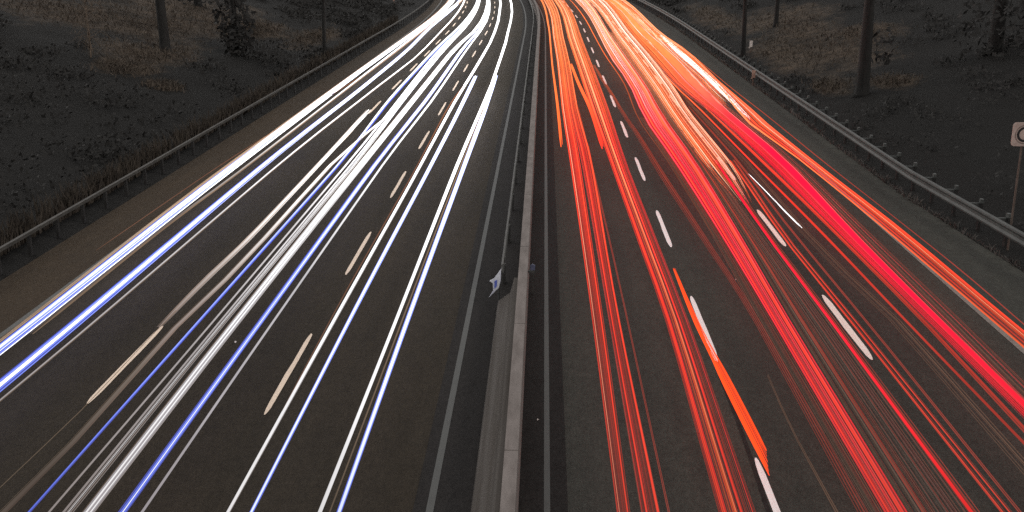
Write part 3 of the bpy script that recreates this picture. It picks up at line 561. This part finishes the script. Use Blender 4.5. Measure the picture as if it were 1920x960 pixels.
def tree(name, label, x, y, h, r, seed, crown, leafm=M_leaf_d, group='trees on the roadside banks', low=None, cat='tree', bark=M_bark):
    rnd = random.Random(seed); z0 = bank(x, y) - .15
    t = thing(name, label, cat, (x, y, z0), group=group)
    b = MB(); lean = (rnd.uniform(-.03, .03), rnd.uniform(-.03, .03)); zs = [0, .25, .8, h * .25, h * .5, h * .75, h]
    pts = [(lean[0] * z + .08 * r * math.sin(z), lean[1] * z, z) for z in zs]
    b.tube(pts, [r * 1.45, r * 1.15, r, r * .9, r * .7, r * .45, r * .15], 9)
    ends = []
    for k in range(9):
        z = h * rnd.uniform(.42, .92); a = k * 2.4 + rnd.uniform(-.4, .4); ln = crown * rnd.uniform(.6, 1.0) * (1.1 - .5 * z / h)
        p0 = Vector((lean[0] * z, lean[1] * z, z)); e = p0 + Vector((math.cos(a) * ln, math.sin(a) * ln, ln * rnd.uniform(.2, .7)))
        mid = (p0 + e) / 2 + Vector((0, 0, -.1 * ln)); b.tube([p0, mid, e], [r * .3, r * .18, r * .05], 5); ends += [mid, e]
    b.obj('trunk', bark, t, True)
    V = []; F = []
    for e in ends + [Vector((0, 0, h))]:
        q = crown * rnd.uniform(.28, .5); leaves(V, F, tuple(e), 70, (q, q, q * .75), .2, rnd)
    if low:
        for (dx, dy, dz, q, n_) in low: leaves(V, F, (dx, dy, dz), n_, (q, q, q * 1.1), .2, rnd)
    mesh_obj('crown', V, F, leafm, t)
    return t
tree('tree', 'thick dark trunk standing on the brown grassy bank at the upper left', -25.2, 71.2, 13, .34, 1, 4.2)
tree('tree', 'slim dark trunk right behind the left guardrail near the top edge', -16.9, 82.5, 11, .16, 2, 3.0)
tree('tree', 'straight slim trunk rising just behind the right guardrail next to the pale reflector post', 15.25, 83.2, 12, .19, 3, 3.2)
tree('tree', 'stout dark trunk at the right with low branches of brown leaves on its right side', 17.5, 59.3, 12, .36, 4, 4.2, low=[(1.0, .5, 2.1, .5, 26), (1.25, .8, 3.2, .6, 26)])
tree('tree', 'short glimpse of a thin trunk high on the right bank, between the two bigger trunks', 20.2, 95.6, 12, .2, 5, 3.5)
tree('tree', 'big dark tree in the gloom at the upper right, beyond the stout trunk', 25.5, 62, 13, .4, 6, 5, low=[(0, -1, 1.6, 2.6, 420), (2.5, -1, 1.6, 2.2, 320)])
tree('tree', 'dark bushy tree in the top left corner, left of the pale sapling', -35.5, 66, 12, .35, 7, 4.6, low=[(0, 0, 1.5, 2.0, 360), (-2.4, -1, 1.6, 2.2, 360)])
tree('tree', 'dark bushy tree at the top left, between the thick trunk and the slim roadside trunk', -21.8, 76, 11, .25, 8, 3.4, low=[(.3, -.6, 1.4, 1.2, 260), (0, 0, 2.8, 1.5, 300)])
tree('tree', 'dark tree in the far left background, hidden above the brown bank', -31, 97, 14, .35, 9, 4.6, low=[(0, 0, 2.5, 2.4, 360)])
tree('tree', 'dark tree in the far right background, above the brown grass slope', 25, 116, 14, .35, 10, 4.6, low=[(0, 0, 2.2, 2.2, 300)])
# pale bare sapling in front of the brown bank
t = thing('sapling', 'bare pale sapling with fine drooping twigs on the upper left bank', 'sapling', (-27.0, 63.5, bank(-27.0, 63.5) - .05))
b = MB(); rnd = random.Random(21)
b.tube([(0, 0, 0), (.06, 0, 1.6), (-.02, .05, 3.4), (.05, 0, 5.2)], [.05, .04, .03, .012], 6); b.obj('trunk', M_twig, t)
b = MB()
for k in range(70):
    z = rnd.uniform(.3, 4.6); a = rnd.uniform(0, 6.28); ln = rnd.uniform(.4, 1.5)
    p0 = Vector((0, 0, z)); p1 = p0 + Vector((math.cos(a) * ln * .5, math.sin(a) * ln * .4, ln * .35)); p2 = p0 + Vector((math.cos(a) * ln, math.sin(a) * ln * .7, -ln * rnd.uniform(-.2, .5)))
    b.tube([p0, p1, p2], [.02, .013, .006], 4)
b.obj('twigs', M_twig, t)
# little bright bits lying on the asphalt
rnd = random.Random(33)
SPOT = [(-5.0, 33.9, 'pale speck of litter left of the leftmost visible cream dash'), (-3.35, 31.6, 'pale speck of litter in the inner left lane, beside the median'), (-3.2, 33.6, 'second pale speck of litter in the inner left lane, higher up than its neighbour'),
        (-.05, 19.0, 'crumpled pale scrap of litter lying at the foot of the barrier near the bottom edge'), (5.3, 27.9, 'pale scrap of litter in the middle lane of the right carriageway'), (-7.1, 22.9, 'tiny pale speck of litter between the cream dashes on the left')]
for X, Y, lb in SPOT:
    s = .028; V = [(rnd.uniform(-s, s), rnd.uniform(-s * 2, s * 2), rnd.uniform(0, .03)) for _ in range(7)]
    F = [(0, 1, 2), (2, 1, 3), (3, 4, 2), (4, 5, 6), (5, 3, 6)]
    o = mesh_obj('litter', V, F, M_refl); o.location = (X, Y, .015); tag(o, lb, 'litter', 'scraps of litter on the asphalt')
